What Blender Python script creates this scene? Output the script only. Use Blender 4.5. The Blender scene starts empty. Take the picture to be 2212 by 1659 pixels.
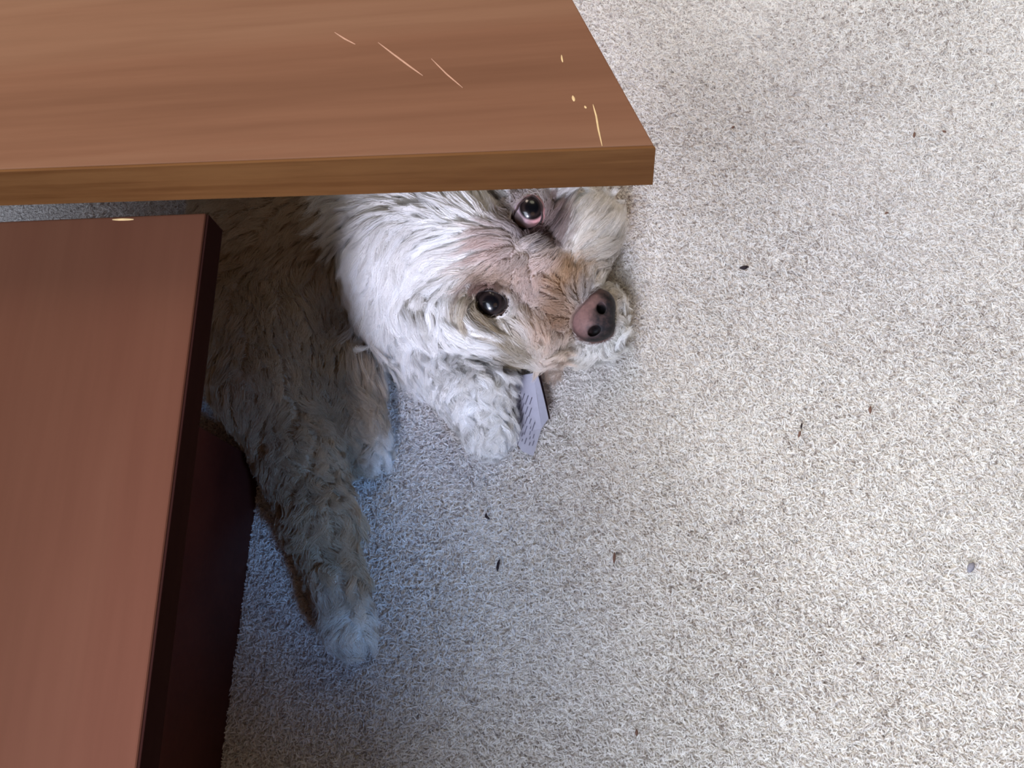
import bpy, math, random
import numpy as np
from mathutils import Matrix, Vector, noise
from mathutils.kdtree import KDTree

random.seed(7)
rng = np.random.default_rng(7)
sc = bpy.context.scene
COL = sc.collection

# ------------------------------------------------------------------ camera
W, H = 2212.0, 1659.0
F = 1900.0                      # focal length in pixels of the 2212 px frame
CAM_Z = 0.60
NAD = (1325.0, 1450.0)          # where "straight down" falls in the photograph
_d = np.array([(NAD[0]-W/2)/F, -(NAD[1]-H/2)/F, -1.0]); _d /= np.linalg.norm(_d)
_z = -_d
_x = np.array([1.0, 0, 0]) - _z*_z[0]; _x /= np.linalg.norm(_x)
_y = np.cross(_z, _x)
MW = np.array([_x, _y, _z])     # camera -> world rotation
cd = bpy.data.cameras.new('camera')
cam = bpy.data.objects.new('camera', cd); COL.objects.link(cam)
cd.sensor_fit = 'HORIZONTAL'; cd.sensor_width = 36.0; cd.lens = 36.0*F/W
cd.clip_start = 0.01; cd.clip_end = 50
m4 = Matrix([list(MW[0])+[0], list(MW[1])+[0], list(MW[2])+[CAM_Z], [0, 0, 0, 1]])
cam.matrix_world = m4
sc.camera = cam
sc.cycles.filter_width = 2.2      # a phone picture, slightly soft

# ------------------------------------------------------------------ light
sc.view_settings.view_transform = 'Standard'
sc.view_settings.look = 'None'
sc.view_settings.gamma = 1.0
sc.view_settings.exposure = 0.0
sc.view_settings.use_curve_mapping = False
wd = bpy.data.worlds.new('room_ambient'); sc.world = wd; wd.use_nodes = True
wd.node_tree.nodes['Background'].inputs[0].default_value = (1.0, 0.93, 0.86, 1)
wd.node_tree.nodes['Background'].inputs[1].default_value = 0.025

def lamp(name, kind, loc, target, power, color, size=(1, 1)):
    l = bpy.data.lights.new(name, kind); l.energy = power; l.color = color
    if kind == 'AREA':
        l.shape = 'RECTANGLE'; l.size, l.size_y = size
    else:
        l.shadow_soft_size = size[0]
    o = bpy.data.objects.new(name, l); COL.objects.link(o); o.location = loc
    v = Vector(target)-Vector(loc)
    o.rotation_euler = v.to_track_quat('-Z', 'Y').to_euler()
    return o
# daylight from behind the photographer; the other area fills and spots are added
AIM = (0.0, 0.2, 0.0)
def disk_light(name, loc, power, color, size):
    lamp(name, 'AREA', loc, AIM, power, color, (size, size)).data.shape = 'DISK'
def spot(name, loc, target, power, color, deg):
    o = lamp(name, 'SPOT', loc, target, power, color, (0.07, 0.07))
    o.data.spot_size = math.radians(deg); o.data.spot_blend = 1.0
disk_light('window_behind_left', (-1.1, -1.45, 2.0), 106, (0.76, 0.84, 1.0), 1.9)
disk_light('added_fill_left', (-1.7, 0.0, 2.0), 22, (0.95, 1.0, 0.82), 1.0)  # added fill from the left, no known window
disk_light('added_fill_beyond_desk', (-0.5, 2.0, 1.8), 27, (1.0, 0.82, 0.70), 1.0)  # added warm fill from past the desk, unseen source
disk_light('added_fill_right', (0.9, 1.8, 2.0), 9, (1.0, 0.92, 0.70), 1.0)  # added weak fill from the right, unseen source
disk_light('added_warm_fill', (1.2, -1.2, 1.9), 3, (1.0, 0.60, 0.35), 1.2)  # added to warm the dark areas, no known lamp
spot('added_head_spot', (-0.20, -0.9, 0.9), (-0.108, 0.262, 0.07), 150, (0.76, 0.78, 1.0), 11.5)  # added spot that brightens the dog's head
spot('added_blue_spot', (0.50, -0.50, 0.70), (-0.180, 0.112, 0.0), 30, (0.20, 0.47, 1.0), 13.5)  # added blue spot tinting the carpet around the legs
spot('added_carpet_spot', (1.1, 0.9, 1.5), (0.04, 0.60, 0.0), 95, (0.88, 0.94, 1.0), 13.5)  # added spot lifting the carpet beside the desk end

# ------------------------------------------------------------------ helpers
def at(px, py, z):
    r = MW @ np.array([(px-W/2)/F, -(py-H/2)/F, -1.0])
    t = (z-CAM_Z)/r[2]
    return np.array([0, 0, CAM_Z])+t*r
def to_px(p):
    q = (np.asarray(p)-np.array([0, 0, CAM_Z])) @ MW
    return np.stack([W/2-F*q[..., 0]/q[..., 2], H/2+F*q[..., 1]/q[..., 2]], -1)
def mm_per_px(z):
    return np.linalg.norm(at(1110, 700, z)-at(1100, 700, z))/10
def tag(o, label=None, cat=None, group=None, kind=None):
    if label: o['label'] = label
    if cat: o['category'] = cat
    if group: o['group'] = group
    if kind: o['kind'] = kind
    return o
def link(name, me, parent=None, mat=None, smooth=False):
    o = bpy.data.objects.new(name, me); COL.objects.link(o)
    if mat: me.materials.append(mat)
    if smooth:
        me.polygons.foreach_set('use_smooth', [True]*len(me.polygons))
    if parent:
        o.parent = parent
        o.matrix_parent_inverse = parent.matrix_world.inverted()
    return o
def empty(name, loc):
    o = bpy.data.objects.new(name, None); COL.objects.link(o); o.location = loc
    o.empty_display_size = 0.05
    bpy.context.view_layer.update()
    return o
def pydata(name, v, f):
    me = bpy.data.meshes.new(name); me.from_pydata([tuple(map(float, p)) for p in v], [], f); me.update()
    return me
def prism(name, poly, z0, z1, bev=0.0, seg=2):
    """vertical prism over a polygon of xy points, edges bevelled"""
    import bmesh
    bm = bmesh.new()
    a = [bm.verts.new((p[0], p[1], z0)) for p in poly]
    b = [bm.verts.new((p[0], p[1], z1)) for p in poly]
    n = len(poly)
    bm.faces.new(b); bm.faces.new(a[::-1])
    for i in range(n):
        bm.faces.new((a[i], a[(i+1) % n], b[(i+1) % n], b[i]))
    bmesh.ops.recalc_face_normals(bm, faces=bm.faces)
    if bev:
        bmesh.ops.bevel(bm, geom=bm.edges[:], offset=bev, segments=seg, affect='EDGES', profile=0.6)
    me = bpy.data.meshes.new(name); bm.to_mesh(me); bm.free()
    return me

class NT:
    def __init__(s, name):
        s.m = bpy.data.materials.new(name); s.m.use_nodes = True
        s.t = s.m.node_tree; s.b = s.t.nodes['Principled BSDF']
    def n(s, ty, **k):
        nd = s.t.nodes.new(ty)
        for a, v in k.items(): setattr(nd, a, v)
        return nd
    def l(s, a, b): s.t.links.new(a, b)
    def noise(s, vec, scale, detail=4, rough=0.5, dist=0.0):
        n = s.n('ShaderNodeTexNoise'); n.inputs['Scale'].default_value = scale
        n.inputs['Detail'].default_value = detail; n.inputs['Roughness'].default_value = rough
        n.inputs['Distortion'].default_value = dist
        s.l(vec, n.inputs['Vector']); return n.outputs['Fac']
    def mapping(s, scale, rot=(0, 0, 0), src=None):
        if src is None:
            src = s.n('ShaderNodeTexCoord').outputs['Object']
        m = s.n('ShaderNodeMapping'); m.inputs['Scale'].default_value = scale
        m.inputs['Rotation'].default_value = rot
        s.l(src, m.inputs['Vector']); return m.outputs['Vector']
    def ramp(s, fac, stops):
        r = s.n('ShaderNodeValToRGB')
        e = r.color_ramp.elements
        while len(e) < len(stops): e.new(0.5)
        for i, (p, c) in enumerate(stops):
            e[i].position = p; e[i].color = (*c, 1)
        s.l(fac, r.inputs['Fac']); return r.outputs['Color']
    def mix(s, f, a, b, mode='MIX'):
        m = s.n('ShaderNodeMix', data_type='RGBA', blend_type=mode)
        if isinstance(f, float): m.inputs[0].default_value = f
        else: s.l(f, m.inputs[0])
        for q, i in ((a, 6), (b, 7)):
            if isinstance(q, tuple): m.inputs[i].default_value = (*q, 1)
            else: s.l(q, m.inputs[i])
        return m.outputs[2]
    def bump(s, fac, strength, dist):
        b = s.n('ShaderNodeBump'); b.inputs['Strength'].default_value = strength
        b.inputs['Distance'].default_value = dist
        s.l(fac, b.inputs['Height']); s.l(b.outputs['Normal'], s.b.inputs['Normal'])

def srgb(r, g, b):
    f = lambda c: (c/255/12.92) if c/255 <= 0.04045 else ((c/255+0.055)/1.055)**2.4
    return (f(r), f(g), f(b))

def wood(name, light, mid, dark, along, fine=1.0, rough=0.7, streak=1.0, rot=0.0, span=0.19, spec=0.06):
    """laminate wood: long streaks along an axis, in the object's own coordinates"""
    k = NT(name)
    a, c = (1.0, 22.0*fine) if along == 'x' else (22.0*fine, 1.0)
    v = k.mapping((a, c, 22.0*fine), (0, 0, rot))
    broad = k.noise(v, 0.75, 5, 0.6, 0.35)
    fine_n = k.noise(k.mapping((a*2.2, c*2.2, 40), (0, 0, rot)), 5.0, 4, 0.6)
    cloud = k.noise(k.mapping((2, 5, 5) if along == 'x' else (5, 2, 5)), 1.6, 2)
    c1 = k.ramp(broad, [(0.5-span, dark), (0.50, mid), (0.5+span*0.9, light)])
    c2 = k.mix(cloud, mid, c1, 'MIX')
    f = k.ramp(fine_n, [(0.32, (0.83, 0.80, 0.78)), (0.6, (1.0, 1.0, 1.0))])
    c3 = k.mix(0.55*streak, c2, f, 'MULTIPLY')
    k.l(c3, k.b.inputs['Base Color'])
    k.b.inputs['Roughness'].default_value = rough
    k.b.inputs['Specular IOR Level'].default_value = spec
    k.bump(fine_n, 0.10, 0.0004)
    return k.m
def plain(name, col, rough=0.7, spec=0.3, grain=0.0, scale=300):
    k = NT(name)
    n = k.noise(k.mapping((1, 1, 1)), scale, 3)
    g = tuple(max(0, c*(1-0.35)) for c in col)
    k.l(k.mix(k.ramp(n, [(0.35, (0, 0, 0)), (0.65, (grain, grain, grain))]), col, g), k.b.inputs['Base Color'])
    k.b.inputs['Roughness'].default_value = rough
    k.b.inputs['Specular IOR Level'].default_value = spec
    return k.m
def attr_mat(name, rough, spec=0.3, coat=0.0, sss=0.0, attr='col'):
    k = NT(name)
    a = k.n('ShaderNodeAttribute', attribute_name=attr)
    n = k.noise(k.mapping((1, 1, 1)), 400, 2)
    k.l(k.mix(0.5, a.outputs['Color'], k.ramp(n, [(0.3, (0.75, 0.75, 0.75)), (0.7, (1, 1, 1))]), 'MULTIPLY'),
        k.b.inputs['Base Color'])
    k.b.inputs['Roughness'].default_value = rough
    k.b.inputs['Specular IOR Level'].default_value = spec
    k.b.inputs['Coat Weight'].default_value = coat
    k.b.inputs['Coat Roughness'].default_value = 0.03
    return k, k.m

def hair_object(name, pts, rad, col, mat, parent, kind='stuff'):
    """pts (N,K,3) strands as real hair curves, rad (N,K), col (N,3)"""
    n, k = pts.shape[:2]
    hc = bpy.data.hair_curves.new(name)
    hc.add_curves([k]*n)
    hc.position_data.foreach_set('vector', pts.astype(np.float32).ravel())
    ra = hc.attributes.get('radius') or hc.attributes.new('radius', 'FLOAT', 'POINT')
    ra.data.foreach_set('value', rad.astype(np.float32).ravel())
    ca = hc.attributes.new('col', 'FLOAT_COLOR', 'CURVE')
    c4 = np.ones((n, 4), np.float32); c4[:, :3] = col
    ca.data.foreach_set('color', c4.ravel())
    o = bpy.data.objects.new(name, hc); COL.objects.link(o)
    hc.materials.append(mat)
    if parent:
        o.parent = parent; o.matrix_parent_inverse = parent.matrix_world.inverted()
    if kind: o['kind'] = kind
    return o
def strand_mat(name, rough, spec, sheen=0.0, transl=0.0):
    k = NT(name)
    a = k.n('ShaderNodeAttribute', attribute_name='col')
    k.l(a.outputs['Color'], k.b.inputs['Base Color'])
    k.b.inputs['Roughness'].default_value = rough
    k.b.inputs['Specular IOR Level'].default_value = spec
    if transl:
        tr = k.n('ShaderNodeBsdfTranslucent'); mx = k.n('ShaderNodeMixShader')
        k.l(a.outputs['Color'], tr.inputs['Color'])
        mx.inputs[0].default_value = transl
        k.l(k.b.outputs[0], mx.inputs[1]); k.l(tr.outputs[0], mx.inputs[2])
        k.l(mx.outputs[0], k.t.nodes['Material Output'].inputs['Surface'])
    return k.m

# smooth value noise on arrays (for fields over points)
_perm = rng.random((64, 64, 64, 3))
def vnoise(p, freq, off=0.0):
    q = np.asarray(p)*freq+100+off
    i = np.floor(q).astype(int); f = q-i; f = f*f*(3-2*f)
    out = 0
    for dx in (0, 1):
        for dy in (0, 1):
            for dz in (0, 1):
                w = (f[:, 0] if dx else 1-f[:, 0])*(f[:, 1] if dy else 1-f[:, 1])*(f[:, 2] if dz else 1-f[:, 2])
                out = out+w[:, None]*_perm[(i[:, 0]+dx) % 64, (i[:, 1]+dy) % 64, (i[:, 2]+dz) % 64]
    return out*2-1
def unit(v):
    return v/np.maximum(np.linalg.norm(v, axis=-1, keepdims=True), 1e-9)

# ------------------------------------------------------------------ carpet floor
k = NT('carpet_backing')
n1 = k.noise(k.mapping((1, 1, 1)), 420, 3, 0.6, 0.6)
n2 = k.noise(k.mapping((1, 1, 1)), 9, 3)
cc = k.ramp(n1, [(0.34, srgb(176, 170, 166)), (0.52, srgb(224, 219, 215)), (0.66, srgb(242, 239, 236))])
k.l(k.mix(0.3, cc, k.ramp(n2, [(0.3, (0.9, 0.88, 0.86)), (0.7, (1, 1, 1))]), 'MULTIPLY'), k.b.inputs['Base Color'])
k.b.inputs['Roughness'].default_value = 0.95; k.b.inputs['Specular IOR Level'].default_value = 0.1
k.bump(n1, 0.9, 0.003)
FL = 1.6
floor = link('floor', pydata('floor', [(-FL, -FL, 0), (FL, -FL, 0), (FL, FL, 0), (-FL, FL, 0)], [(0, 1, 2, 3)]), mat=k.m)
tag(floor, kind='structure')

# pile: short twisted yarn ends, real curves standing on the backing
def carpet_pile():
    x0, x1, y0, y1 = -0.42, 0.80, -0.42, 0.80
    den = 1250000
    n = int((x1-x0)*(y1-y0)*den)
    r = np.zeros((n, 3)); r[:, 0] = rng.uniform(x0, x1, n); r[:, 1] = rng.uniform(y0, y1, n)
    px = to_px(r)
    inner = (px[:, 0] > 250) & (px[:, 0] < W+60) & (px[:, 1] > -60) & (px[:, 1] < H+60)
    keep = inner | (rng.random(n) < 0.45)            # sparser, thicker yarn where the carpet runs on around the view
    # not under the cabinet (its side panel stands on the backing)
    keep &= ~cab_inside(r[:, :2])
    r = r[keep]; n = len(r); thick = np.where(inner[keep], 1.0, 1.35)
    K = 6
    t = np.linspace(0, 1, K)[None, :, None]
    th = rng.uniform(0, 2*np.pi, n)+vnoise(r, 60)[:, 0]*1.5
    lean = rng.uniform(0.75, 1.45, n)[:, None]
    L = rng.uniform(0.0034, 0.0070, n)[:, None]
    d0 = np.stack([np.cos(th)*np.sin(lean[:, 0]), np.sin(th)*np.sin(lean[:, 0]), np.cos(lean[:, 0])], 1)
    side = np.stack([-np.sin(th), np.cos(th), 0*th], 1)
    amp = rng.normal(0, 0.0011, n)[:, None, None]
    ph = rng.uniform(0, 6.3, n)[:, None, None]
    p = r[:, None, :]+d0[:, None, :]*L[:, None, :]*t+side[:, None, :]*amp*(np.sin(t*4.2+ph)-np.sin(ph))
    hgt = 1+0.15*vnoise(r, 25, 3)[:, 0]
    p[:, :, 2] = np.maximum(0.0004, p[:, :, 2])*hgt[:, None]
    p[:, -1, 2] -= 0.0006
    rad = (rng.uniform(0.00026, 0.00048, n)*thick)[:, None]*np.array([0.8, 1, 1.05, 1.05, 0.95, 0.6])[None]
    u = rng.random(n)+0.05*vnoise(r, 14, 9)[:, 0]
    c = np.empty((n, 3))
    c[:] = srgb(250, 248, 245)
    c[u < 0.60] = srgb(240, 236, 233)
    c[u < 0.30] = srgb(226, 220, 216)
    c[u < 0.11] = srgb(208, 201, 197)
    c[u < 0.012] = srgb(166, 154, 148)
    c *= rng.uniform(0.93, 1.07, n)[:, None]
    return hair_object('carpet_pile', p, rad, c, strand_mat('carpet_yarn', 0.9, 0.15, transl=0.25), floor)

# ------------------------------------------------------------------ side table (left), its top just below the desk top
CAB_Z = 0.272
ca = at(449, 459, CAB_Z)[:2]; cb = at(298, 1659, CAB_Z)[:2]; cl = at(0, 478, CAB_Z)[:2]
du = unit(cb-ca); dl = unit(cl-ca)
cab_f = ca+du*0.62                       # runs on past the frame
cab_poly = [ca+dl*0.0008, ca+dl*0.42, cab_f+dl*0.42, cab_f+dl*0.0008]
pn0 = at(565, 1000, 0)[:2]; pn1 = at(479, 1659, 0)[:2]      # foot of the inset side panel
dp = unit(pn1-pn0); pn_f = pn0+dp*0.40; dq = np.array([-dp[1], dp[0]])
if dq @ dl < 0: dq = -dq
def cab_inside(xy):
    rel = xy-pn0[None]
    return (rel @ dq > 0.001) & (rel @ dp > 0.0) & (rel @ dq < 0.017)

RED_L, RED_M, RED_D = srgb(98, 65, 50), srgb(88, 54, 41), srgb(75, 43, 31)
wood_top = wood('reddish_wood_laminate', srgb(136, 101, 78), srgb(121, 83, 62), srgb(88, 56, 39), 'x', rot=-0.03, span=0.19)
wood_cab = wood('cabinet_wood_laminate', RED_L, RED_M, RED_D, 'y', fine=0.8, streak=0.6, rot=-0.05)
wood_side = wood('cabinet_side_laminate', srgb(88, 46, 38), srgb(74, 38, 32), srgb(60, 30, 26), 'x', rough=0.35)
wood_edge = wood('edge_strip_wood', srgb(124, 86, 52), srgb(106, 69, 39), srgb(62, 36, 18), 'x', fine=4.0, rough=0.6, streak=1.6, span=0.10)
wood_shaded = wood('shaded_edge_wood', srgb(52, 28, 24), srgb(42, 22, 19), srgb(34, 18, 15), 'y', rough=0.95, spec=0.02)  # table edge in shade, the darkness put into the wood colour
pale = plain('bare_pale_wood', srgb(225, 190, 140), 0.7, 0.2, 0.5)
scuff = plain('scuffed_lacquer', srgb(196, 148, 122), 0.6, 0.3, 0.5)

base = (ca+cab_f)/2+dl*0.2
cab = tag(empty('side_table', (base[0], base[1], 0)), 'low reddish wood table at lower left with an inset dark side panel', 'table')
link('table_top', prism('table_top', cab_poly, CAB_Z-0.016, CAB_Z, 0.0012, 3), cab, wood_cab)
tag(link('edge_strip', prism('edge_strip', [ca-dl*0.0002+du*0.0006, ca+dl*0.0010+du*0.0006, cab_f+dl*0.0010, cab_f-dl*0.0002], CAB_Z-0.0155, CAB_Z-0.0009, 0.0003), cab, wood_shaded), 'edge strip coloured dark for shade')
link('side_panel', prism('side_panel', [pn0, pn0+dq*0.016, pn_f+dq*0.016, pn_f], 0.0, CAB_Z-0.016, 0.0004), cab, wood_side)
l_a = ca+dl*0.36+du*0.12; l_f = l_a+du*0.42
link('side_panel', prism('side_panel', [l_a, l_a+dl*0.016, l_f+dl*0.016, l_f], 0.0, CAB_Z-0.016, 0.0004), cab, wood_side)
def strip_on(name, pts, width, z, mat, parent, h=0.0002):
    """thin raised sliver along points (a scratch or chip with its own edges)"""
    pts = [np.array(p) for p in pts]; n = len(pts); v = []; f = []
    for i, p in enumerate(pts):
        t = unit(pts[min(i+1, n-1)]-pts[max(i-1, 0)]); s = np.array([-t[1], t[0]])
        w = width*0.5*(math.sin(math.pi*(i+0.35)/(n-0.3))**0.6)
        for sgn, zz in ((-1, z), (-0.6, z+h), (0.6, z+h), (1, z)):
            v.append((*(p+s*w*sgn), zz))
        if i:
            a = 4*(i-1); b = 4*i
            for j in range(3): f.append((a+j, a+j+1, b+j+1, b+j))
    return link(name, pydata(name, v, f), parent, mat)
def scratch(name, pix, wpx, z, mat, parent):
    q = []
    for i in range(len(pix)-1):
        for t in np.linspace(0, 1, 4)[: (4 if i == len(pix)-2 else 3)]:
            q.append(at(*(np.array(pix[i])*(1-t)+np.array(pix[i+1])*t), z)[:2])
    return strip_on(name, q, wpx*mm_per_px(z), z+0.00002, mat, parent, 0.00015)
scratch('chip', [(243, 474.5), (266, 474), (289, 474)], 6, CAB_Z, pale, cab)

# ------------------------------------------------------------------ desk (upper left)
DZ, DT = 0.310, 0.0268
c0 = at(1417, 319, DZ)[:2]; c1 = at(0, 371, DZ)[:2]; c2 = at(1237, -2, DZ)[:2]
ue = unit(c1-c0); ud = unit(c2-c0)
nin = np.array([-ue[1], ue[0]]); nin = nin if nin @ ud > 0 else -nin
dep = 0.46
pr = c0+ud*(dep/(ud @ nin))
fl = c0+ue*0.86
desk_poly = [c0, pr, fl+nin*dep, fl]
dbase = (c0+fl)/2+nin*0.2
desk = tag(empty('desk', (dbase[0], dbase[1], 0)), 'reddish wood desk with a slanted end and scratched top above the dog', 'desk')
eb = 0.0012
din = [c0+nin*eb+ue*eb*0.6, pr+ue*0.0, fl+nin*dep, fl+nin*eb]
link('tabletop', prism('tabletop', din, DZ-DT, DZ, 0.0005), desk, wood_top)
link('edge_strip', prism('edge_strip', [c0, c0+nin*eb+ue*eb*0.6, fl+nin*eb, fl], DZ-DT, DZ-0.0002, 0.0003), desk, wood_edge)
tag(desk.children[-1], 'golden brown grained edge strip')
# supports, beyond what the picture shows
pa = fl+nin*0.03-ue*0.03
link('side_panel', prism('side_panel', [pa, pa+nin*0.40, pa+nin*0.40-ue*0.018, pa-ue*0.018], 0, DZ-DT, 0.0006), desk, wood_side)
pb = c0+nin*0.36+ue*0.14
link('back_panel', prism('back_panel', [pb, pb+ue*0.68, pb+ue*0.68+nin*0.018, pb+nin*0.018], 0, DZ-DT, 0.0006), desk, wood_side)
for pts, w_, m_ in (
        ([(817, 92), (850, 117), (885, 143), (914, 164)], 4.5, scuff),
        ([(723, 70), (745, 84), (768, 96)], 4, scuff),
        ([(932, 127), (965, 160), (1000, 190)], 3.5, scuff),
        ([(1281, 226), (1288, 250), (1293, 280), (1301, 316)], 4.5, pale),
        ([(1213, 119), (1214, 127), (1216, 135)], 4.5, pale),
        ([(1237, 207), (1239, 213), (1241, 219)], 7, pale),
        ([(1263, 229), (1265, 232), (1267, 234)], 5, pale)):
    scratch('scratch', pts, w_, DZ, m_, desk)

# ------------------------------------------------------------------ dog: implicit surface
def px3(px, py, z): return at(px, py, z)
MP = mm_per_px(0.05)
prims = []      # (kind, params, blend)
def ball(px, py, z, rx, ry, rz, ang=0.0, pitch=0.0, k=0.012):
    """ellipsoid; rx ry in photo pixels, rz in metres; ang turns it in the floor plane (degrees, down the picture is negative y)"""
    c = at(px, py, z); a = math.radians(ang)
    R = np.array([[math.cos(a), math.sin(a), 0], [-math.sin(a), math.cos(a), 0], [0, 0, 1]])
    b = math.radians(pitch)
    R = np.array([[math.cos(b), 0, -math.sin(b)], [0, 1, 0], [math.sin(b), 0, math.cos(b)]]) @ R
    prims.append(('e', c, R, np.array([rx*MP, ry*MP, rz]), k))
def limb(p, q, r0, r1, k=0.010):
    """tapering capsule between two (px, py, z), radii in pixels"""
    prims.append(('c', at(*p), at(*q), r0*MP, r1*MP, k))
# skull, brow, cheeks, ear flaps, muzzle
ball(955, 520, 0.050, 150, 130, 0.040, -25)
ball(1085, 560, 0.056, 75, 100, 0.024, -25)
ball(885, 600, 0.046, 105, 84, 0.030, -40)
ball(955, 668, 0.050, 118, 58, 0.022, -14, 0, .006)
ball(965, 692, 0.056, 120, 40, 0.020, -14, 0, .005)
ball(1110, 728, 0.044, 80, 34, 0.016, -14, 0, .005)
ball(1090, 695, 0.040, 95, 58, 0.020, -8)
ball(1185, 720, 0.030, 70, 52, 0.018, -8)
ball(860, 350, 0.045, 120, 90, 0.030, 20)
ball(1150, 400, 0.045, 80, 75, 0.026, 0)
limb((1100, 570, .050), (1235, 655, .036), 72, 60)
ball(1225, 650, 0.026, 75, 92, 0.022, -20)
ball(1235, 545, 0.030, 65, 90, 0.024, -10)
ball(1225, 730, 0.018, 62, 42, 0.016, 0)
ball(1275, 738, 0.019, 56, 38, 0.015, 0)
ball(1308, 690, 0.018, 34, 62, 0.015, 0)
ball(1000, 632, 0.055, 62, 52, 0.020, 0)
ball(1265, 510, 0.028, 62, 78, 0.022, -25)
# neck and chest
ball(840, 560, 0.050, 95, 120, 0.042, -20)
ball(835, 680, 0.036, 58, 60, 0.026, -20)
ball(880, 735, 0.022, 62, 50, 0.018, 20, 0, .004)
limb((935, 780, .020), (1030, 850, .020), 58, 64, .004)
limb((1030, 850, .022), (1055, 925, .017), 64, 42)
ball(1060, 925, 0.014, 40, 32, 0.012, -80)
# trunk under the desk
limb((760, 480, .050), (560, 500, .052), 120, 125, .02)
limb((560, 500, .052), (560, 330, .055), 125, 135, .02)
limb((700, 380, .05), (560, 330, .055), 120, 135, .02)
limb((760, 600, .040), (600, 620, .040), 62, 80, .02)
# near hind leg
limb((500, 650, .052), (560, 830, .045), 92, 82, .014)
limb((560, 830, .045), (645, 985, .034), 82, 70, .014)
limb((645, 985, .034), (690, 1120, .028), 72, 66, .012)
limb((690, 1120, .028), (728, 1260, .022), 62, 40, .010)
limb((728, 1260, .020), (752, 1350, .016), 42, 42, .010)
ball(742, 1382, 0.012, 20, 14, 0.010, -70, 0, .004)
ball(765, 1388, 0.012, 20, 13, 0.010, -80, 0, .004)
ball(786, 1378, 0.011, 18, 12, 0.009, -80, 0, .004)
ball(722, 1366, 0.011, 18, 12, 0.009, -70, 0, .004)
# other foreleg, folded in the shade
limb((710, 660, .030), (755, 800, .026), 60, 50, .012)
limb((755, 800, .026), (775, 920, .020), 48, 46, .010)
ball(800, 962, 0.014, 42, 32, 0.012, -75, 0, .008)
ball(822, 985, 0.011, 16, 12, 0.009, -60, 0, .004)
ball(800, 1000, 0.011, 16, 12, 0.009, -80, 0, .004)
ball(775, 1000, 0.011, 16, 12, 0.009, -100, 0, .004)
limb((620, 700, .040), (690, 850, .022), 76, 56, .014)
limb((690, 850, .022), (720, 960, .018), 56, 40, .014)

# eyeballs: centre, radius, frame, outline of the lid opening (points of the photograph carried to the eye's depth)
def toward_cam(p):
    return unit(np.array([0, 0, CAM_Z])-p)
def frame_from(zv, xhint):
    x = unit(xhint-zv*(xhint @ zv)); y = np.cross(zv, x)
    return np.array([x, y, zv])       # rows
EYES = []
def eye_spec(px, py, z, r_px, pts, iris):
    c = at(px, py, z); r = r_px*MP
    R = frame_from(toward_cam(c), np.array([1.0, 0, 0]))
    l = np.array([(at(a, b, z+r*0.8)-at(px, py, z+r*0.8)) @ R.T for a, b in pts])[:, :2]
    th = np.arctan2(l[:, 1], l[:, 0]); ro = np.hypot(l[:, 0], l[:, 1])
    o = np.argsort(th); th = th[o]; ro = ro[o]
    ro = ro*0.90
    def rho(t):
        return np.interp(t, np.concatenate([th-2*np.pi, th, th+2*np.pi]), np.tile(ro, 3))
    li = (at(iris[0], iris[1], z+r*0.9)-at(px, py, z+r*0.9)) @ R.T
    gz = np.array([li[0]/r, li[1]/r, 0]); gz[2] = math.sqrt(1-gz[0]**2-gz[1]**2)
    EYES.append((c, r, R, rho, gz, iris[2]*MP/r))
    prims.append(('e', c, np.eye(3), np.array([r*1.03]*3), 0.006))
eye_spec(1141, 461, 0.060, 46, [(1152, 422), (1164, 433), (1170, 457), (1169, 479), (1156, 492), (1132, 496), (1113, 484), (1108, 468), (1118, 452), (1133, 433)], (1149, 447, 25))
eye_spec(1062, 655, 0.060, 41, [(1027, 633), (1048, 628), (1072, 632), (1094, 648), (1092, 668), (1074, 678), (1050, 681), (1036, 668), (1030, 648)], (1060, 655, 29))
def in_eye(p, grow=0.0):
    m_ = np.zeros(p.shape[:-1], bool)
    for c, r, R, rho, gz, ir in EYES:
        l = (p-c) @ R.T
        m_ |= (np.hypot(l[..., 0], l[..., 1]) < rho(np.arctan2(l[..., 1], l[..., 0]))+grow) & (l[..., 2] > -0.2*r)
    return m_

def sdf(p):
    d = None
    for q in prims:
        if q[0] == 'e':
            _, c, R, r, kk = q
            l = (p-c) @ R.T
            k0 = np.linalg.norm(l/r, axis=-1); k1 = np.linalg.norm(l/(r*r), axis=-1)
            s = k0*(k0-1)/np.maximum(k1, 1e-6)
        else:
            _, a, b, r0, r1, kk = q
            ab = b-a; t = np.clip(((p-a) @ ab)/(ab @ ab), 0, 1)
            s = np.linalg.norm(p-a-t[..., None]*ab, axis=-1)-(r0+(r1-r0)*t)
        if d is None: d = s
        else:
            h = np.maximum(kk-np.abs(d-s), 0)/kk
            d = np.minimum(d, s)-h*h*kk*0.25
    return d

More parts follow.
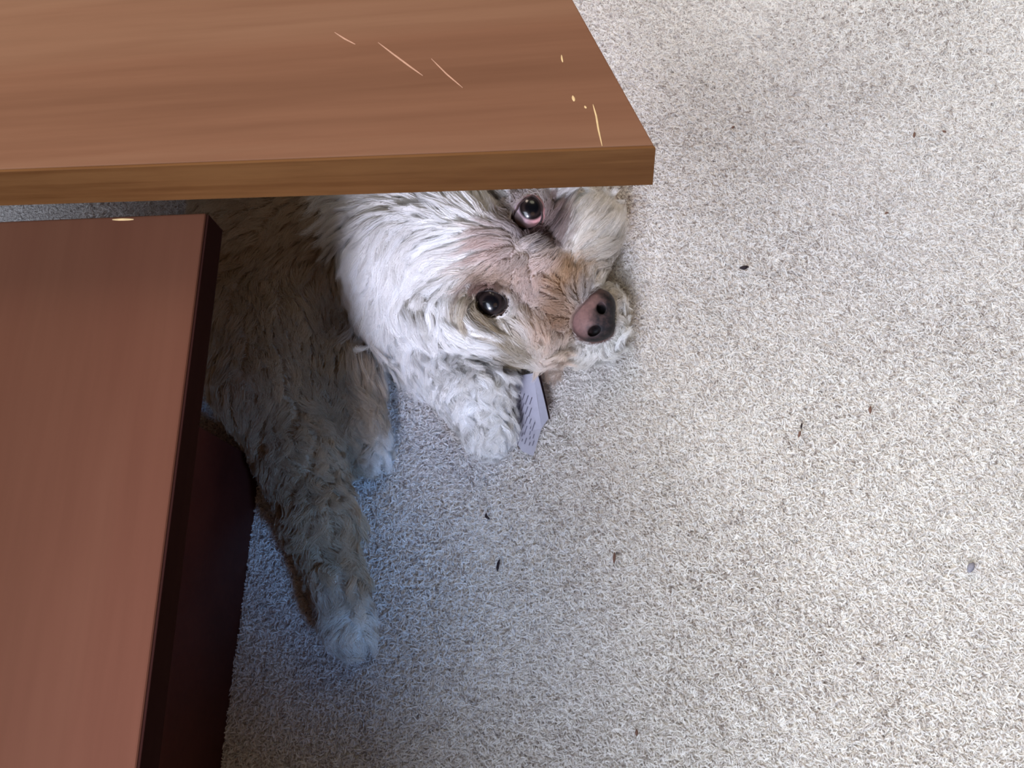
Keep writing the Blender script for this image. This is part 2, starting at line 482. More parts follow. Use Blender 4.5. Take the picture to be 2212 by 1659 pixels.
def surface_nets(fn, lo, hi, h):
    n = np.ceil((hi-lo)/h).astype(int)+1
    gx, gy, gz = [lo[i]+np.arange(n[i])*h for i in range(3)]
    V = np.empty(n, np.float32)
    for i in range(n[0]):
        Y, Z = np.meshgrid(gy, gz, indexing='ij')
        V[i] = fn(np.stack([np.full_like(Y, gx[i]), Y, Z], -1))
    ins_ = V < 0
    c8 = [(a, b, c) for a in (0, 1) for b in (0, 1) for c in (0, 1)]
    m = [s-1 for s in n]
    cnt = sum(ins_[a:a+m[0], b:b+m[1], c:c+m[2]].astype(int) for a, b, c in c8)
    act = (cnt > 0) & (cnt < 8)
    idx = -np.ones(m, int); ijk = np.argwhere(act); idx[act] = np.arange(len(ijk))
    acc = np.zeros((len(ijk), 3)); num = np.zeros(len(ijk))
    for A in c8:
        for B in c8:
            if sum(B)-sum(A) == 1 and all(b >= a for a, b in zip(A, B)):
                va = V[ijk[:, 0]+A[0], ijk[:, 1]+A[1], ijk[:, 2]+A[2]]
                vb = V[ijk[:, 0]+B[0], ijk[:, 1]+B[1], ijk[:, 2]+B[2]]
                cr = (va < 0) != (vb < 0)
                t = np.where(cr, va/np.where(cr, va-vb, 1), 0)
                pt = np.array(A)[None]+t[:, None]*(np.array(B)-np.array(A))[None]
                acc += pt*cr[:, None]; num += cr
    verts = lo+(ijk+acc/num[:, None])*h
    faces = []
    for ax in range(3):
        o1, o2 = [(1, 2), (2, 0), (0, 1)][ax]
        sl0 = [slice(None)]*3; sl1 = [slice(None)]*3
        sl0[ax] = slice(0, -1); sl1[ax] = slice(1, None)
        a = ins_[tuple(sl0)]; b = ins_[tuple(sl1)]
        e = np.argwhere(a != b)
        e = e[(e[:, o1] > 0) & (e[:, o2] > 0) & (e[:, o1] < m[o1]) & (e[:, o2] < m[o2])]
        flip = a[e[:, 0], e[:, 1], e[:, 2]]
        def g(d1, d2):
            q = e.copy(); q[:, o1] -= d1; q[:, o2] -= d2
            return idx[q[:, 0], q[:, 1], q[:, 2]]
        quad = np.stack([g(1, 1), g(0, 1), g(0, 0), g(1, 0)], 1)
        quad[~flip] = quad[~flip][:, ::-1]
        faces.append(quad)
    return verts, np.concatenate(faces)

lo = np.array([1e9]*3); hi = -lo
for q in prims:
    for c, r in ([(q[1], max(q[3]))] if q[0] == 'e' else [(q[1], q[3]), (q[2], q[4])]):
        lo = np.minimum(lo, c-r-0.008); hi = np.maximum(hi, c+r+0.008)
def dog_fn(p):
    d = sdf(p)
    fl_ = 0.0035-p[..., 2]                      # flattened where it lies on the carpet
    return np.maximum(d, fl_)
lo[2] = -0.002
DV, DF = surface_nets(dog_fn, lo, hi, 0.0022)
DF = DF[~in_eye(DV[DF].mean(1), 0.0028)]

def grad(p, e=0.001):
    g = np.stack([sdf(p+np.eye(3)[i]*e)-sdf(p-np.eye(3)[i]*e) for i in range(3)], -1)
    return unit(g)

# colouring of the coat (in the plane of the floor, the dog's own markings)
def blobs(p, items, base):
    c = np.tile(np.array(base), (len(p), 1))
    for px, py, r, col, a in items:
        w = at(px, py, 0.07)
        rx, ry = (r if isinstance(r, tuple) else (r, r))
        d2 = ((p[:, 0]-w[0])/(rx*MP))**2+((p[:, 1]-w[1])/(ry*MP))**2
        al = (a*np.exp(-d2**1.5))[:, None]
        c = c*(1-al)+np.array(col)*al
    return c
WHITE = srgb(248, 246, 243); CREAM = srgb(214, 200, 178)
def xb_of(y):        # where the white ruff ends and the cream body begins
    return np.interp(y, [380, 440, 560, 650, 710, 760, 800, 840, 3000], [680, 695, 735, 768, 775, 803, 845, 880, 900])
def coat(p):
    c = np.tile(np.array(WHITE), (len(p), 1))
    q = to_px(p)
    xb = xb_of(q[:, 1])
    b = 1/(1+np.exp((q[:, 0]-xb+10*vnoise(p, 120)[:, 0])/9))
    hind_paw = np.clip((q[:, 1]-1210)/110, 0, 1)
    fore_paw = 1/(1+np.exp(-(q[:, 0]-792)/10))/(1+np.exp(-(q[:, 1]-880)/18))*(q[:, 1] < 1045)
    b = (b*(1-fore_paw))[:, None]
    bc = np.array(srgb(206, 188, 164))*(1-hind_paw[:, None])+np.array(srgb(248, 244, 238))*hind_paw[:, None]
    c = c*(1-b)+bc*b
    f = blobs(p, [
        (1160, 590, (75, 55), srgb(206, 180, 166), .75),
        (1085, 545, 38, srgb(205, 176, 164), .7),
        (1070, 600, (45, 30), srgb(190, 162, 138), .8),
        (1225, 590, (40, 42), srgb(186, 146, 98), .85),
        (1215, 655, (42, 46), srgb(176, 136, 98), .8),
        (1150, 690, (50, 60), srgb(220, 190, 165), .6),
        (1210, 770, (85, 50), srgb(214, 196, 166), .7),
        (1290, 770, (50, 40), srgb(196, 182, 150), .7),
        (1290, 520, (80, 90), srgb(220, 210, 196), .5),
        (1022, 680, (24, 46), srgb(160, 138, 100), .8),
        (1060, 705, (45, 24), srgb(160, 142, 108), .8),
        (1045, 622, (36, 20), srgb(130, 96, 84), .9),
        (1142, 470, (60, 70), srgb(128, 104, 98), .95),
        (1152, 515, (34, 28), srgb(78, 54, 56), .95),
        (1180, 530, (28, 20), srgb(120, 95, 90), .8),
        (1192, 470, (20, 60), srgb(140, 112, 106), .7),
        (1275, 620, (40, 20), srgb(110, 96, 92), .6),
        (1010, 640, 20, srgb(214, 200, 170), .5)], (0, 0, 0))
    fm = blobs(p, [
        (1160, 590, (75, 55), (1, 1, 1), .75), (1085, 545, 38, (1, 1, 1), .7), (1070, 600, (45, 30), (1, 1, 1), .8),
        (1225, 590, (40, 42), (1, 1, 1), .85), (1215, 655, (42, 46), (1, 1, 1), .8), (1150, 690, (50, 60), (1, 1, 1), .6),
        (1210, 770, (85, 50), (1, 1, 1), .7), (1290, 770, (50, 40), (1, 1, 1), .7), (1290, 520, (80, 90), (1, 1, 1), .5),
        (1022, 680, (26, 48), (1, 1, 1), .9), (1060, 705, (45, 24), (1, 1, 1), .8), (1045, 622, (36, 20), (1, 1, 1), .9),
        (1142, 470, (60, 70), (1, 1, 1), .95), (1152, 515, (34, 28), (1, 1, 1), .95), (1180, 530, (28, 20), (1, 1, 1), .8),
        (1192, 470, (20, 60), (1, 1, 1), .7), (1275, 620, (40, 20), (1, 1, 1), .6), (1010, 640, 20, (1, 1, 1), .5)], (0, 0, 0))
    return c*(1-fm)+f

dog = tag(empty('dog', (*at(800, 650, 0)[:2], 0)),
          'small curly white and cream dog lying on the carpet under the desk, looking up', 'dog')
dme = pydata('body', DV, [tuple(map(int, f)) for f in DF])
dca = dme.color_attributes.new('col', 'FLOAT_COLOR', 'POINT')
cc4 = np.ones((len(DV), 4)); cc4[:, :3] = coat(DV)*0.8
dca.data.foreach_set('color', cc4.ravel())
SKIN_ATTR = (dca, cc4)
kk_, skin = attr_mat('dog_skin', 0.8, 0.2)
body = link('body', dme, dog, skin, True)

# --- eyes
def lathe_like(fn, nu, nv):
    v = []; f = []
    for i in range(nu):
        for j in range(nv):
            v.append(fn(i/(nu-1), j/nv))
    for i in range(nu-1):
        for j in range(nv):
            a = i*nv+j; b = i*nv+(j+1) % nv
            f.append((a, b, b+nv, a+nv))
    return v, f
_, eye_mat = attr_mat('wet_eye', 0.25, 0.2, 0.55)
_, lid_mat = attr_mat('eyelid_skin', 0.45, 0.4)
def colour_attr(me, col):
    ca_ = me.color_attributes.new('col', 'FLOAT_COLOR', 'POINT')
    c4 = np.ones((len(col), 4)); c4[:, :3] = col
    ca_.data.foreach_set('color', c4.ravel())
def make_eye(spec, sclera, sclera2, lid_in, lid_out):
    c, r, R, rho, gz, ira = spec
    v, f = lathe_like(lambda s, t: (math.sin(s*2.2)*math.cos(t*2*math.pi), math.sin(s*2.2)*math.sin(t*2*math.pi), math.cos(s*2.2)), 60, 80)
    v = np.array(v)
    ang = np.arccos(np.clip(v @ gz, -1, 1))
    bulge = 1+0.045*np.exp(-(ang/(ira*1.05))**4)
    me = pydata('eye', (v*bulge[:, None]*r) @ R+c, f)
    side = np.clip(0.5-v[:, :1]*1.4, 0, 1)
    scl = np.array(srgb(*sclera))*(1-side)+np.array(srgb(*sclera2))*side
    ir = np.array(srgb(40, 32, 31)); pu = np.array(srgb(9, 9, 13))
    w1 = np.clip((ang-ira)/0.10, 0, 1)[:, None]; w0 = np.clip((ang-ira*0.52)/0.10, 0, 1)[:, None]
    limb_ = np.exp(-((ang-ira)/0.09)**2)[:, None]
    colour_attr(me, ((pu*(1-w0)+ir*w0)*(1-w1)+scl*w1)*(1-0.7*limb_))
    e = link('eye', me, dog, eye_mat, True)
    def lid(s, t):
        th = (t*2-1)*math.pi
        r0 = float(rho(th)); k_ = s*9
        if k_ < 1:
            q = r0+0.0003*k_; z = math.sqrt(max(r*r-q*q, (r*0.1)**2))+0.0006*k_-0.0002
        else:
            u = (k_-1)/8
            q = r0+0.0003+0.0030*u
            z = math.sqrt(max(r*r-q*q, (r*0.1)**2))+0.0006+0.0003*math.sin(math.pi*min(u*2, 1))-0.0020*u*u
        return (q*math.cos(th), q*math.sin(th), z)
    v2, f2 = lathe_like(lid, 14, 96)
    v2 = np.array(v2)
    me2 = pydata('eyelid', v2 @ R+c, f2)
    w = np.repeat(np.clip((np.linspace(0, 1, 14)-0.25)/0.35, 0, 1), 96)[:, None]
    colour_attr(me2, np.array(srgb(*lid_in))*(1-w)+np.array(srgb(*lid_out))*w)
    link('eyelid', me2, e, lid_mat, True)
    return e
e1 = make_eye(EYES[0], (204, 150, 150), (164, 146, 150), (44, 30, 34), (110, 88, 84))
e2 = make_eye(EYES[1], (58, 42, 38), (46, 36, 34), (26, 19, 20), (104, 84, 72))
tag(e1, 'eye showing a pink crescent below the iris')

# --- nose
nc = at(1281, 684, 0.040)
a0 = at(1283, 674, 0.05); a1 = at(1283, 718, 0.05)
def nose_fn(p):
    def el(c, r, ang=0.0):
        a = math.radians(ang)
        R = np.array([[math.cos(a), math.sin(a), 0], [-math.sin(a), math.cos(a), 0], [0, 0, 1]])
        l = (p-c) @ R.T; r = np.array(r)
        k0 = np.linalg.norm(l/r, axis=-1); k1 = np.linalg.norm(l/(r*r), axis=-1)
        return k0*(k0-1)/np.maximum(k1, 1e-6)
    def su(a, b, k_):
        h = np.maximum(k_-np.abs(a-b), 0)/k_; return np.minimum(a, b)-h*h*k_*.25
    def sd(a, b, k_):
        return -su(-a, b, k_)
    d = el(at(1270, 684, 0.040), (44*MP, 50*MP, 0.0115), 12)
    d = su(d, el(at(1300, 662, 0.037), (30*MP, 36*MP, 0.0118), 0), .009)
    d = su(d, el(at(1290, 710, 0.036), (36*MP, 23*MP, 0.0118), 0), .009)
    d = sd(d, el(at(1298, 669, 0.0475), (10*MP, 14*MP, 0.0055), 0), .0012)
    d = sd(d, el(at(1284, 715, 0.0450), (15*MP, 9*MP, 0.0055), 25), .0012)
    # slit between the nostrils
    s0 = at(1296, 695, 0.0475); s1 = at(1338, 691, 0.036); ab = s1-s0
    t = np.clip(((p-s0) @ ab)/(ab @ ab), 0, 1)
    d = sd(d, np.linalg.norm(p-s0-t[..., None]*ab, axis=-1)-0.0010, .0006)
    return d
nlo = nc-np.array([0.026, 0.026, 0.020]); nhi = nc+np.array([0.026, 0.026, 0.020])
NV_, NF_ = surface_nets(nose_fn, nlo, nhi, 0.00055)
NV2 = NV_+unit(NV_-nc)*(0.00018*np.abs(vnoise(NV_, 900)[:, :1])-0.00009)
nme = pydata('nose', NV2, [tuple(map(int, f)) for f in NF_])
nd_ = np.clip((nose_fn(DV)-0.0010)/0.0022, 0, 1)[:, None]      # bare dark skin where the nose leather ends
SKIN_ATTR[1][:, :3] = np.array(srgb(96, 74, 68))*(1-nd_)+SKIN_ATTR[1][:, :3]*nd_
dme.color_attributes['col'].data.foreach_set('color', SKIN_ATTR[1].ravel())
nca = nme.color_attributes.new('col', 'FLOAT_COLOR', 'POINT')
npx = to_px(NV_)
pinkc = np.array(srgb(130, 99, 95)); greyc = np.array(srgb(42, 40, 43))
wgt = 1/(1+np.exp(-((npx[:, 0]-1279)+0.35*(npx[:, 1]-690))/9))
wgt = np.clip(wgt+0.22*vnoise(NV_, 420)[:, 0]+0.15*vnoise(NV_, 1100)[:, 0], 0, 1)[:, None]
ncol = np.ones((len(NV_), 4)); ncol[:, :3] = pinkc*(1-wgt)+greyc*wgt
rim_ = np.exp(-((np.hypot((npx[:, 0]-1278)/50, (npx[:, 1]-682)/52)-1.02)/0.13)**2)[:, None]
ncol[:, :3] *= 1-0.65*rim_
for hx, hy, hr in ((1296, 669, 12), (1285, 714, 13)):
    hh = np.exp(-(np.hypot(npx[:, 0]-hx, (npx[:, 1]-hy))/hr)**4)[:, None]
    ncol[:, :3] *= 1-0.9*hh
nca.data.foreach_set('color', ncol.ravel())
_, nose_mat = attr_mat('nose_leather', 0.55, 0.22)
link('nose', nme, dog, nose_mat, True)['label'] = 'pink and grey nose with two nostrils'

# --- fur
FLOW = [  # px, py, dx, dy (direction the hair lies, in the picture)
    (1095, 540, -1, -.05), (1000, 560, -1, .25), (950, 600, -.75, .8), (960, 680, .15, 1), (1000, 725, .75, .6),
    (1030, 610, -.7, .4), (1000, 650, -.4, .9),
    (880, 620, -.3, 1), (870, 700, .3, 1), (800, 600, -.7, .8), (760, 520, -.8, .6), (1000, 500, -1, -.35), (1040, 470, -.7, -.7),
    (950, 450, -.6, -.8), (1050, 420, -.3, -1), (860, 470, -1, .1), (800, 430, -1, .3), (720, 470, -.5, .9), (740, 600, -.3, 1),
    (1120, 590, -.3, .3), (1150, 620, .2, .8), (1190, 580, .35, -.5), (1160, 560, .6, -.3),
    (1150, 700, .35, 1), (1100, 725, .9, .6), (1050, 730, .9, .45), (1190, 760, .4, 1), (1250, 765, .3, 1), (1300, 755, .7, .8),
    (1222, 705, -.8, .5), (1200, 640, -1, 0), (1180, 625, -.8, -.3), (1238, 632, -.6, -.7), (1232, 690, -1, .1), (1255, 622, -.2, -1), (1262, 742, -.2, 1), (1245, 728, -.6, .8),
    (1225, 600, -.1, -1), (1230, 500, .45, -.9), (1200, 440, .3, -1), (1290, 520, .75, -.7), (1325, 480, .85, -.5), (1260, 580, .45, -.9),
    (1320, 590, .95, -.4), (1345, 660, 1, .1), (1190, 500, .7, -.4), (1300, 620, .6, -.8), (1330, 740, .8, .6),
    (1110, 480, -.8, .1), (1120, 430, -.5, -.7), (1170, 430, .4, -.8),
    (820, 690, -.2, 1), (870, 760, .1, 1), (940, 770, .2, 1), (1050, 780, .15, 1), (1000, 850, .1, 1), (1100, 850, .35, 1), (1060, 940, .1, 1),
    (980, 900, -.3, 1), (700, 520, -.8, .5), (560, 500, -1, .4), (450, 560, -.8, .8), (480, 700, -.2, 1), (560, 850, .1, 1), (480, 820, -.5, 1), (660, 640, .3, 1),
    (640, 1000, .35, 1), (580, 1080, -.2, 1), (700, 1150, .3, 1), (640, 1170, -.4, 1), (760, 1180, .5, 1), (730, 1280, .2, 1), (680, 1300, -.3, 1), (790, 1300, .5, 1), (760, 1400, .1, 1),
    (760, 780, .3, 1), (820, 880, .7, .8), (800, 960, .2, 1), (850, 960, .6, .9), (700, 880, .1, 1), (800, 1010, 0, 1),
    (700, 300, -1, 0), (900, 300, -.8, -.6), (1180, 350, .3, -1), (1000, 350, -.3, -1)]
FP = np.array([[*at(a, b, .06)[:2], *(at(a+c*10, b+d*10, .06)-at(a, b, .06))[:2]] for a, b, c, d in FLOW])
FP[:, 2:] = unit(FP[:, 2:])
def flow(p):
    out = np.zeros((len(p), 3))
    for s in range(0, len(p), 20000):
        q = p[s:s+20000]
        d2 = ((q[:, None, :2]-FP[None, :, :2])**2).sum(-1)+(0.004)**2
        w = 1/d2**1.6
        out[s:s+20000, :2] = (w[..., None]*FP[None, :, 2:]).sum(1)/w.sum(1)[:, None]
    return unit(out+np.array([1e-6, 0, 0]))

tri = np.concatenate([DF[:, [0, 1, 2]], DF[:, [0, 2, 3]]])
A, B, C = DV[tri[:, 0]], DV[tri[:, 1]], DV[tri[:, 2]]
area = np.linalg.norm(np.cross(B-A, C-A), axis=1)*.5
cen = (A+B+C)/3
cpx = to_px(cen)
dens = np.ones(len(tri))
dens[cpx[:, 1] < 330] = 0.45
dens[cen[:, 2] < 0.010] *= 0.5
dens[(cpx[:, 0] < 420)] *= 0.4                    # the part hidden by the desk keeps a thinner coat
dens[(cpx[:, 0] > 720) & (cpx[:, 1] < 980)] *= 2.1
dens[cen[:, 2] < 0.0045] = 0
def sample(n):
    pr_ = area*dens; pr_ = pr_/pr_.sum()
    i = rng.choice(len(tri), n, p=pr_)
    u = rng.random((n, 2)); fl_ = u.sum(1) > 1; u[fl_] = 1-u[fl_]
    return A[i]+(B[i]-A[i])*u[:, :1]+(C[i]-A[i])*u[:, 1:]
def fur_length(p):
    q = to_px(p)
    L = np.full(len(p), 0.030)
    def sp(px, py, r, val, s=1.0):
        nonlocal L
        w = np.exp(-(((q[:, 0]-px)/r)**2+((q[:, 1]-py)/r)**2)**1.5)*s
        L = L*(1-w)+val*w
    sp(1130, 590, 75, .006); sp(1190, 630, 62, .0055); sp(1145, 465, 62, .0045); sp(1061, 650, 52, .0055)
    sp(1215, 590, 45, .009); sp(1270, 690, 85, .007, .9); sp(1160, 700, 45, .009)
    sp(1270, 480, 110, .026); sp(1280, 775, 45, .010)
    sp(1050, 900, 110, .014); sp(960, 800, 70, .014)
    sp(760, 1350, 110, .011); sp(810, 970, 90, .011)
    body_ = (q[:, 0] < 740) & (q[:, 1] < 1250)
    L[body_] = np.minimum(L[body_], 0.013)
    return L

def clean(roots):
    keep = np.ones(len(roots), bool)
    keep &= ~in_eye(roots, 0.0009)
    keep &= nose_fn(roots) > 0.0004
    q = to_px(roots)
    return roots[keep]

def make_fur(n_guides, n):
    K = 9
    G = clean(sample(n_guides)); S = clean(sample(n))
    def paths(r, curl_amp, seed):
        nrm = grad(r); fd = flow(r)
        L = fur_length(r)
        q = to_px(r)
        tang = unit(fd-nrm*(fd*nrm).sum(1, keepdims=True)+1e-6)
        side = np.cross(nrm, tang)
        j = vnoise(r, 110, seed)
        curly = 0.35+0.9*(1/(1+np.exp(-(q[:, 1]-790-0.25*(900-q[:, 0]))/30)))   # legs and chest curlier than the face
        face = np.exp(-(((q[:, 0]-1230)/150)**2+((q[:, 1]-580)/190)**2)**2)
        curly = curly*(1-0.75*face)
        lift = np.where(L < 0.009, 0.38, 0.24)
        lift = lift+(0.12+0.14*(L > 0.018))*j[:, 0]
        bend = vnoise(r, 45, 11)[:, 1]*(L > 0.016)*0.5
        tt = np.linspace(0, 1, K)
        out = np.empty((len(r), K, 3)); pos = r-nrm*0.0008
        out[:, 0] = pos
        ph = j[:, 1]*6
        step = L/(K-1)*(1+0.15*j[:, 2])
        for i in range(1, K):
            t = tt[i]
            ln = lift*(1-1.35*t)
            sw = curl_amp*curly*np.sin(ph+t*5.0)*(0.3+t)
            up = curl_amp*0.45*curly*np.cos(ph+t*5.0)*(0.2+t)
            if seed and i > 1 and len(r) < 20000:
                f2_ = flow(pos); tang = unit(0.55*tang+0.45*(f2_-nrm*(f2_*nrm).sum(1, keepdims=True)))
            d = unit(tang+nrm*(ln+up)[:, None]+side*(sw+bend*t+0.25*j[:, 0]*t)[:, None]+np.array([0, 0, -0.25])*t)
            pos = pos+d*step[:, None]
            # stay outside the body
            out[:, i] = pos
        return out, L
    gp, gL = paths(G, 0.9, 5.0)
    # re-project a little so the guides hug the surface
    for i in range(2, K):
        d = sdf(gp[:, i]); push = np.clip(0.0012+0.0005*i-d, 0, 0.01)
        gp[:, i] += grad(gp[:, i])*push[:, None]
    gp[:, :, 2] = np.maximum(gp[:, :, 2], 0.0035)
    kd = KDTree(len(G))
    for i, p in enumerate(G): kd.insert(p, i)
    kd.balance()
    near = np.array([kd.find(p)[1] for p in S])
    off = S-G[near]
    base_p = gp[near]
    t = np.linspace(0, 1, K)[None, :, None]
    q = to_px(S)
    face = np.exp(-(((q[:, 0]-1150)/130)**2+((q[:, 1]-620)/150)**2)**2)
    mz = np.exp(-(((q[:, 0]-1275)/80)**2+((q[:, 1]-520)/130)**2)**2)
    legs = 1/(1+np.exp((q[:, 0]-xb_of(q[:, 1]))/25))
    cl = np.clip(0.88-0.50*face-0.42*mz*(1-face)-0.38*legs, 0.2, 1)[:, None, None]
    sp = 1-cl*t**0.8
    jl = rng.uniform(0.72, 1.12, len(S))[:, None, None]
    rel = (base_p-base_p[:, :1])*jl
    nr = grad(S)
    pts = S[:, None]+rel-off[:, None]*(1-sp)
    frizz = rng.normal(0, 1, (len(S), 1, 3))*0.0008*t
    frizz2 = rng.normal(0, 1, (len(S), 1, 3))*np.sin(t*7+rng.uniform(0, 6, (len(S), 1, 1)))*0.00035
    pts = pts+frizz+frizz2
    pts[:, 0] -= nr*0.001
    # keep off eyes and nose
    bad = in_eye(pts, 0.0002)
    first = np.where(bad.any(1), bad.argmax(1), K)
    okE = first > 4
    for i in range(K):
        m_ = first <= i
        pts[m_, i] = pts[m_, np.maximum(first[m_]-1, 0)]
    nd = np.stack([nose_fn(pts[:, i]) for i in range(K)], 1)
    bad = nd < 0.0006
    first = np.where(bad.any(1), bad.argmax(1), K)
    for i in range(K):
        m_ = first <= i
        pts[m_, i] = pts[m_, np.maximum(first[m_]-1, 0)]
    ok = (first > 2) & okE
    pts = pts[ok]; S = S[ok]; near = near[ok]
    pts[..., 2] = np.maximum(pts[..., 2], 0.003)
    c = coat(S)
    c = c*(1+0.16*(rng.random((len(S), 1))-.5)+0.14*vnoise(G[near], 300)[:, :1])
    c = np.clip(c, 0, 0.95)
    prof = np.array([1, 1, 1, .95, .9, .82, .7, .5, .22])
    rad = 0.00012*rng.uniform(.75, 1.35, (len(S), 1))*prof[None]
    return pts, rad, c
fp, fr, fc = make_fur(4200, 270000)
fur_mat = strand_mat('dog_fur', 0.45, 0.3, transl=0.38)
hair_object('fur', fp, fr, fc, fur_mat, dog)

def make_undercoat(n):
    """short dense woolly layer next to the skin"""
    S = clean(sample(n)); K = 4
    nrm = grad(S); fd = flow(S)
    tang = unit(fd-nrm*(fd*nrm).sum(1, keepdims=True)+1e-6)
    a = rng.normal(0, 0.9, (len(S), 1)); tang = unit(tang*np.cos(a)+np.cross(nrm, tang)*np.sin(a))
    L = np.clip(fur_length(S)*0.45, 0.0028, 0.0075)*rng.uniform(.7, 1.2, len(S))
    up = rng.uniform(0.25, 0.8, (len(S), 1))
    t = np.linspace(0, 1, K)[None, :, None]
    d0 = unit(tang+nrm*up)
    p = S[:, None]-nrm[:, None]*0.0005+d0[:, None]*L[:, None, None]*t+tang[:, None]*L[:, None, None]*0.35*t*t-nrm[:, None]*L[:, None, None]*0.25*t*t
    bad = in_eye(p, 0.0002).any(1)
    bad |= np.stack([nose_fn(p[:, i]) for i in range(K)], 1).min(1) < 0.0003
    p = p[~bad]; S = S[~bad]
    p[..., 2] = np.maximum(p[..., 2], 0.003)
    r_ = 0.00014*rng.uniform(.75, 1.3, (len(S), 1))*np.array([1, 1, .8, .3])[None]
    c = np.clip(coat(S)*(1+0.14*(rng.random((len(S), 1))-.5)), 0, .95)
    return p, r_, c
hair_object('undercoat', *make_undercoat(150000), fur_mat, dog)

carpet_pile()

# ------------------------------------------------------------------ printed paper by the foreleg
lab = empty('paper_slip', (*at(1150, 900, 0)[:2], 0.004))
tag(lab, 'small folded printed white paper slip on the carpet beside the white foreleg', 'paper')
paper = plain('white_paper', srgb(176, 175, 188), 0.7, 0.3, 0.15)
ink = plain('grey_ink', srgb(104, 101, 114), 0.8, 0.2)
dark_layer = plain('dark_slip_layer', srgb(48, 32, 38), 0.8, 0.2)  # dark layer set behind the folded flap
fold_t = np.array(at(1152, 806, 0.020)); fold_b = np.array(at(1170, 925, 0.0085))
tipr = np.array(at(1184.5, 904, 0.017)); topr = np.array(at(1159, 800, 0.024))
low_ = np.array(at(1152, 985, 0.0075)); ll = np.array(at(1096, 960, 0.0065)); lt = np.array(at(1118, 812, 0.009))
def sheet(name, corners, mat, parent, nu=8, nv=12, th=0.0002, bow=0.0):
    p00, p10, p11, p01 = [np.array(c) for c in corners]
    v = []; f = []
    nrm = unit(np.cross(p10-p00, p01-p00))
    for s in (0, 1):
        for i in range(nv+1):
            for j in range(nu+1):
                a, b = j/nu, i/nv
                p = (p00*(1-a)+p10*a)*(1-b)+(p01*(1-a)+p11*a)*b
                v.append(p+nrm*(bow*math.sin(math.pi*b)*math.sin(math.pi*(0.2+0.6*a))+th*s))
    N = (nu+1)*(nv+1)
    for i in range(nv):
        for j in range(nu):
            a = i*(nu+1)+j
            f.append((a, a+nu+1, a+nu+2, a+1)); f.append((N+a, N+a+1, N+a+nu+2, N+a+nu+1))
    for i in range(nv):
        a = i*(nu+1); f.append((a, N+a, N+a+nu+1, a+nu+1))
        a = a+nu; f.append((a, a+nu+1, N+a+nu+1, N+a))
    for j in range(nu):
        f.append((j, j+1, N+j+1, N+j)); a = nv*(nu+1)+j; f.append((a, N+a, N+a+1, a+1))
    return link(name, pydata(name, v, f), parent, mat)
tag(sheet('folded_flap', (fold_t, topr, tipr, fold_b), paper, lab, bow=0.0006), 'blank folded edge of the slip')
face_c = (lt, fold_t, fold_b*0.45+low_*0.55, ll)
sheet('printed_face', (lt, fold_t, fold_b, np.array(at(1104, 940, 0.0070))), paper, lab)
sheet('printed_face', (np.array(at(1104, 940, 0.0070)), fold_b, low_, np.array(at(1128, 975, .0065))), paper, lab, nv=4)
sheet('back_layer', (topr+np.array([.0004, 0, -.003]), topr+np.array([.0022, 0, -.004]), tipr+np.array([.0012, 0.0006, -.004]), tipr+np.array([-.0006, .0004, -.002])), dark_layer, lab, nu=2)
# rows of tiny illegible print: short bars running across the face, slanted like the lines of the slip
rows = []
A0 = np.array([1122., 850.]); 
pv = []; pf = []
for rrow in range(7):
    x_ = 1109+rrow*8.2
    y_ = 838+rrow*4
    yy = y_
    while yy < 965:
        ln_ = random.uniform(5, 22)
        xa = x_-(yy-838)*0.10+ (yy-838)*0.06; 
        a_ = np.array([xa, yy]); b_ = np.array([xa-ln_*0.33, yy+ln_])
        inside = (a_[0] < 1151+(a_[1]-838)*0.17-5) and b_[1] < 968
        if inside:
            def zf(px_, py_):
                tb = np.clip((py_-810)/130, 0, 1); ta = np.clip((px_-1112)/50, 0, 1)
                return ((0.009*(1-ta)+0.020*ta)*(1-tb)+(0.0070*(1-ta)+0.0085*ta)*tb)+0.0009
            w2 = 1.0
            q = [at(a_[0]-w2, a_[1], zf(*a_)), at(a_[0]+w2, a_[1], zf(*a_)), at(b_[0]+w2, b_[1], zf(*b_)), at(b_[0]-w2, b_[1], zf(*b_))]
            n0 = len(pv); pv += q; pf.append((n0, n0+1, n0+2, n0+3))
        yy += ln_+random.uniform(3, 7)
pr_o = link('print', pydata('print', pv, pf), lab, ink)
pr_o['kind'] = 'stuff'

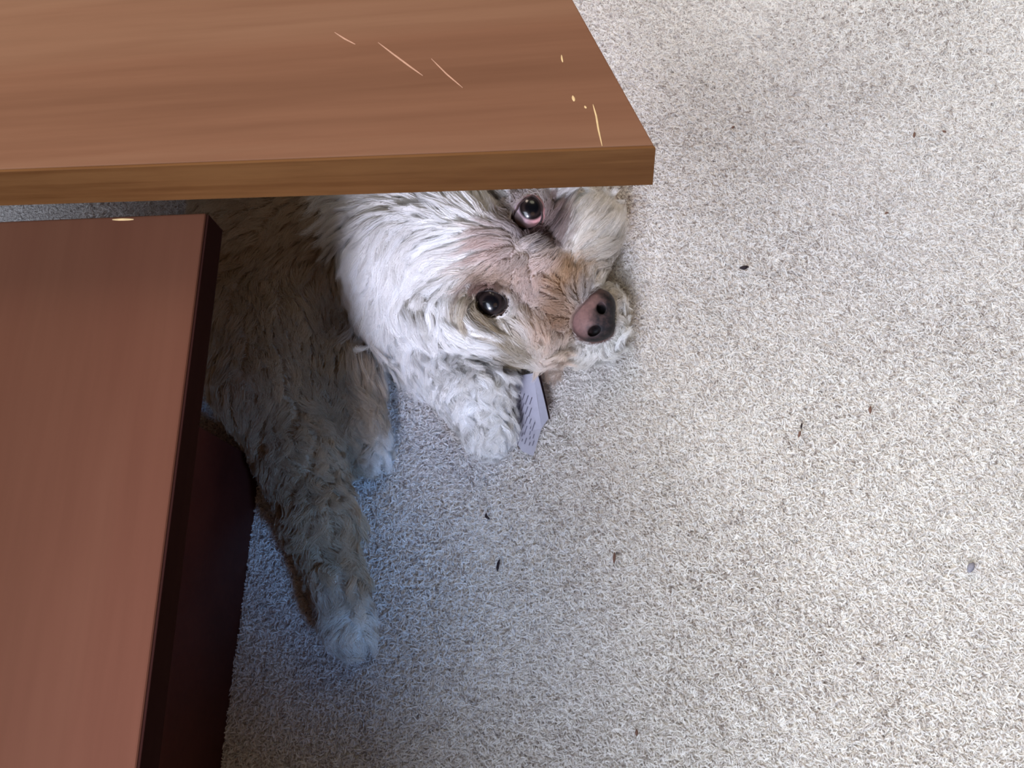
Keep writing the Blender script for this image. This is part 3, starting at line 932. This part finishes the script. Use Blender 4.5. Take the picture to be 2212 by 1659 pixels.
# ------------------------------------------------------------------ crumbs on the carpet
dark = plain('dark_crumb', srgb(40, 28, 34), 0.6, 0.3, 0.4, 900)
brown = plain('brown_crumb', srgb(122, 92, 80), 0.8, 0.2, 0.5, 900)
def crumb(px, py, lx, ly, ang, mat, label, name='crumb', bend=0.0):
    c = at(px, py, 0.0068)
    a = math.radians(ang)
    L_, w_ = lx*MP*1.08, ly*MP*1.08
    v, f = lathe_like(lambda s, t: (
        (s-0.5)*L_,
        w_*0.5*math.sin(math.pi*min(max(s, .02), .98))**0.6*math.cos(2*math.pi*t)+bend*MP*math.sin(math.pi*s),
        w_*0.4*math.sin(math.pi*min(max(s, .02), .98))**0.6*math.sin(2*math.pi*t)), 9, 10)
    v = np.array(v)
    v += vnoise(v+c, 700)*w_*0.12
    R = np.array([[math.cos(a), -math.sin(a), 0], [math.sin(a), math.cos(a), 0], [0, 0, 1]])
    f.append(tuple(range(9))[::-1] if False else tuple(range(10))[::-1]); f.append(tuple(80+i for i in range(10)))
    o = link(name, pydata(name, v @ R.T, f), None, mat, True)
    o.location = c
    return tag(o, label, 'crumb', 'crumbs on the carpet')
crumb(1608, 578, 19, 9, 5, dark, 'plump black seed shaped crumb on bright carpet right of the dog nose')
crumb(1077, 1221, 25, 6, 80, dark, 'thin black sliver in the bluish shade below the paper slip', bend=1.5)
crumb(1054, 1114, 15, 6, -60, dark, 'tiny curled dark crumb between paper slip and black sliver', bend=-4)
crumb(1731, 920, 13, 4, 75, dark, 'short dark stick, upper of a close pair on the bright carpet')
crumb(1727, 938, 15, 5, 70, brown, 'short brown stick, lower of a close pair on the bright carpet')
crumb(1880, 885, 16, 6, 80, brown, 'small brown fleck up and right of the close pair of sticks')
crumb(1327, 1205, 22, 6, 85, brown, 'soft brown fibre on the carpet right of the black sliver')
crumb(1975, 291, 15, 6, 75, brown, 'larger brown fleck in the upper right of the carpet')
crumb(1583, 275, 9, 5, 30, brown, 'tiny brown dot on carpet right of the desk corner')
crumb(2040, 284, 9, 5, -30, brown, 'tiny brown dot right of the larger upper right fleck')
crumb(1915, 460, 8, 5, 20, brown, 'tiny brown dot below the larger upper right fleck')
crumb(1375, 1583, 13, 6, 90, brown, 'brown fleck near the bottom middle of the carpet')
lint = plain('grey_lint', srgb(150, 148, 160), 0.9, 0.1, 0.6, 900)
crumb(2097, 1226, 22, 12, 60, lint, 'soft grey lint tuft at the far right of the carpet', name='lint')
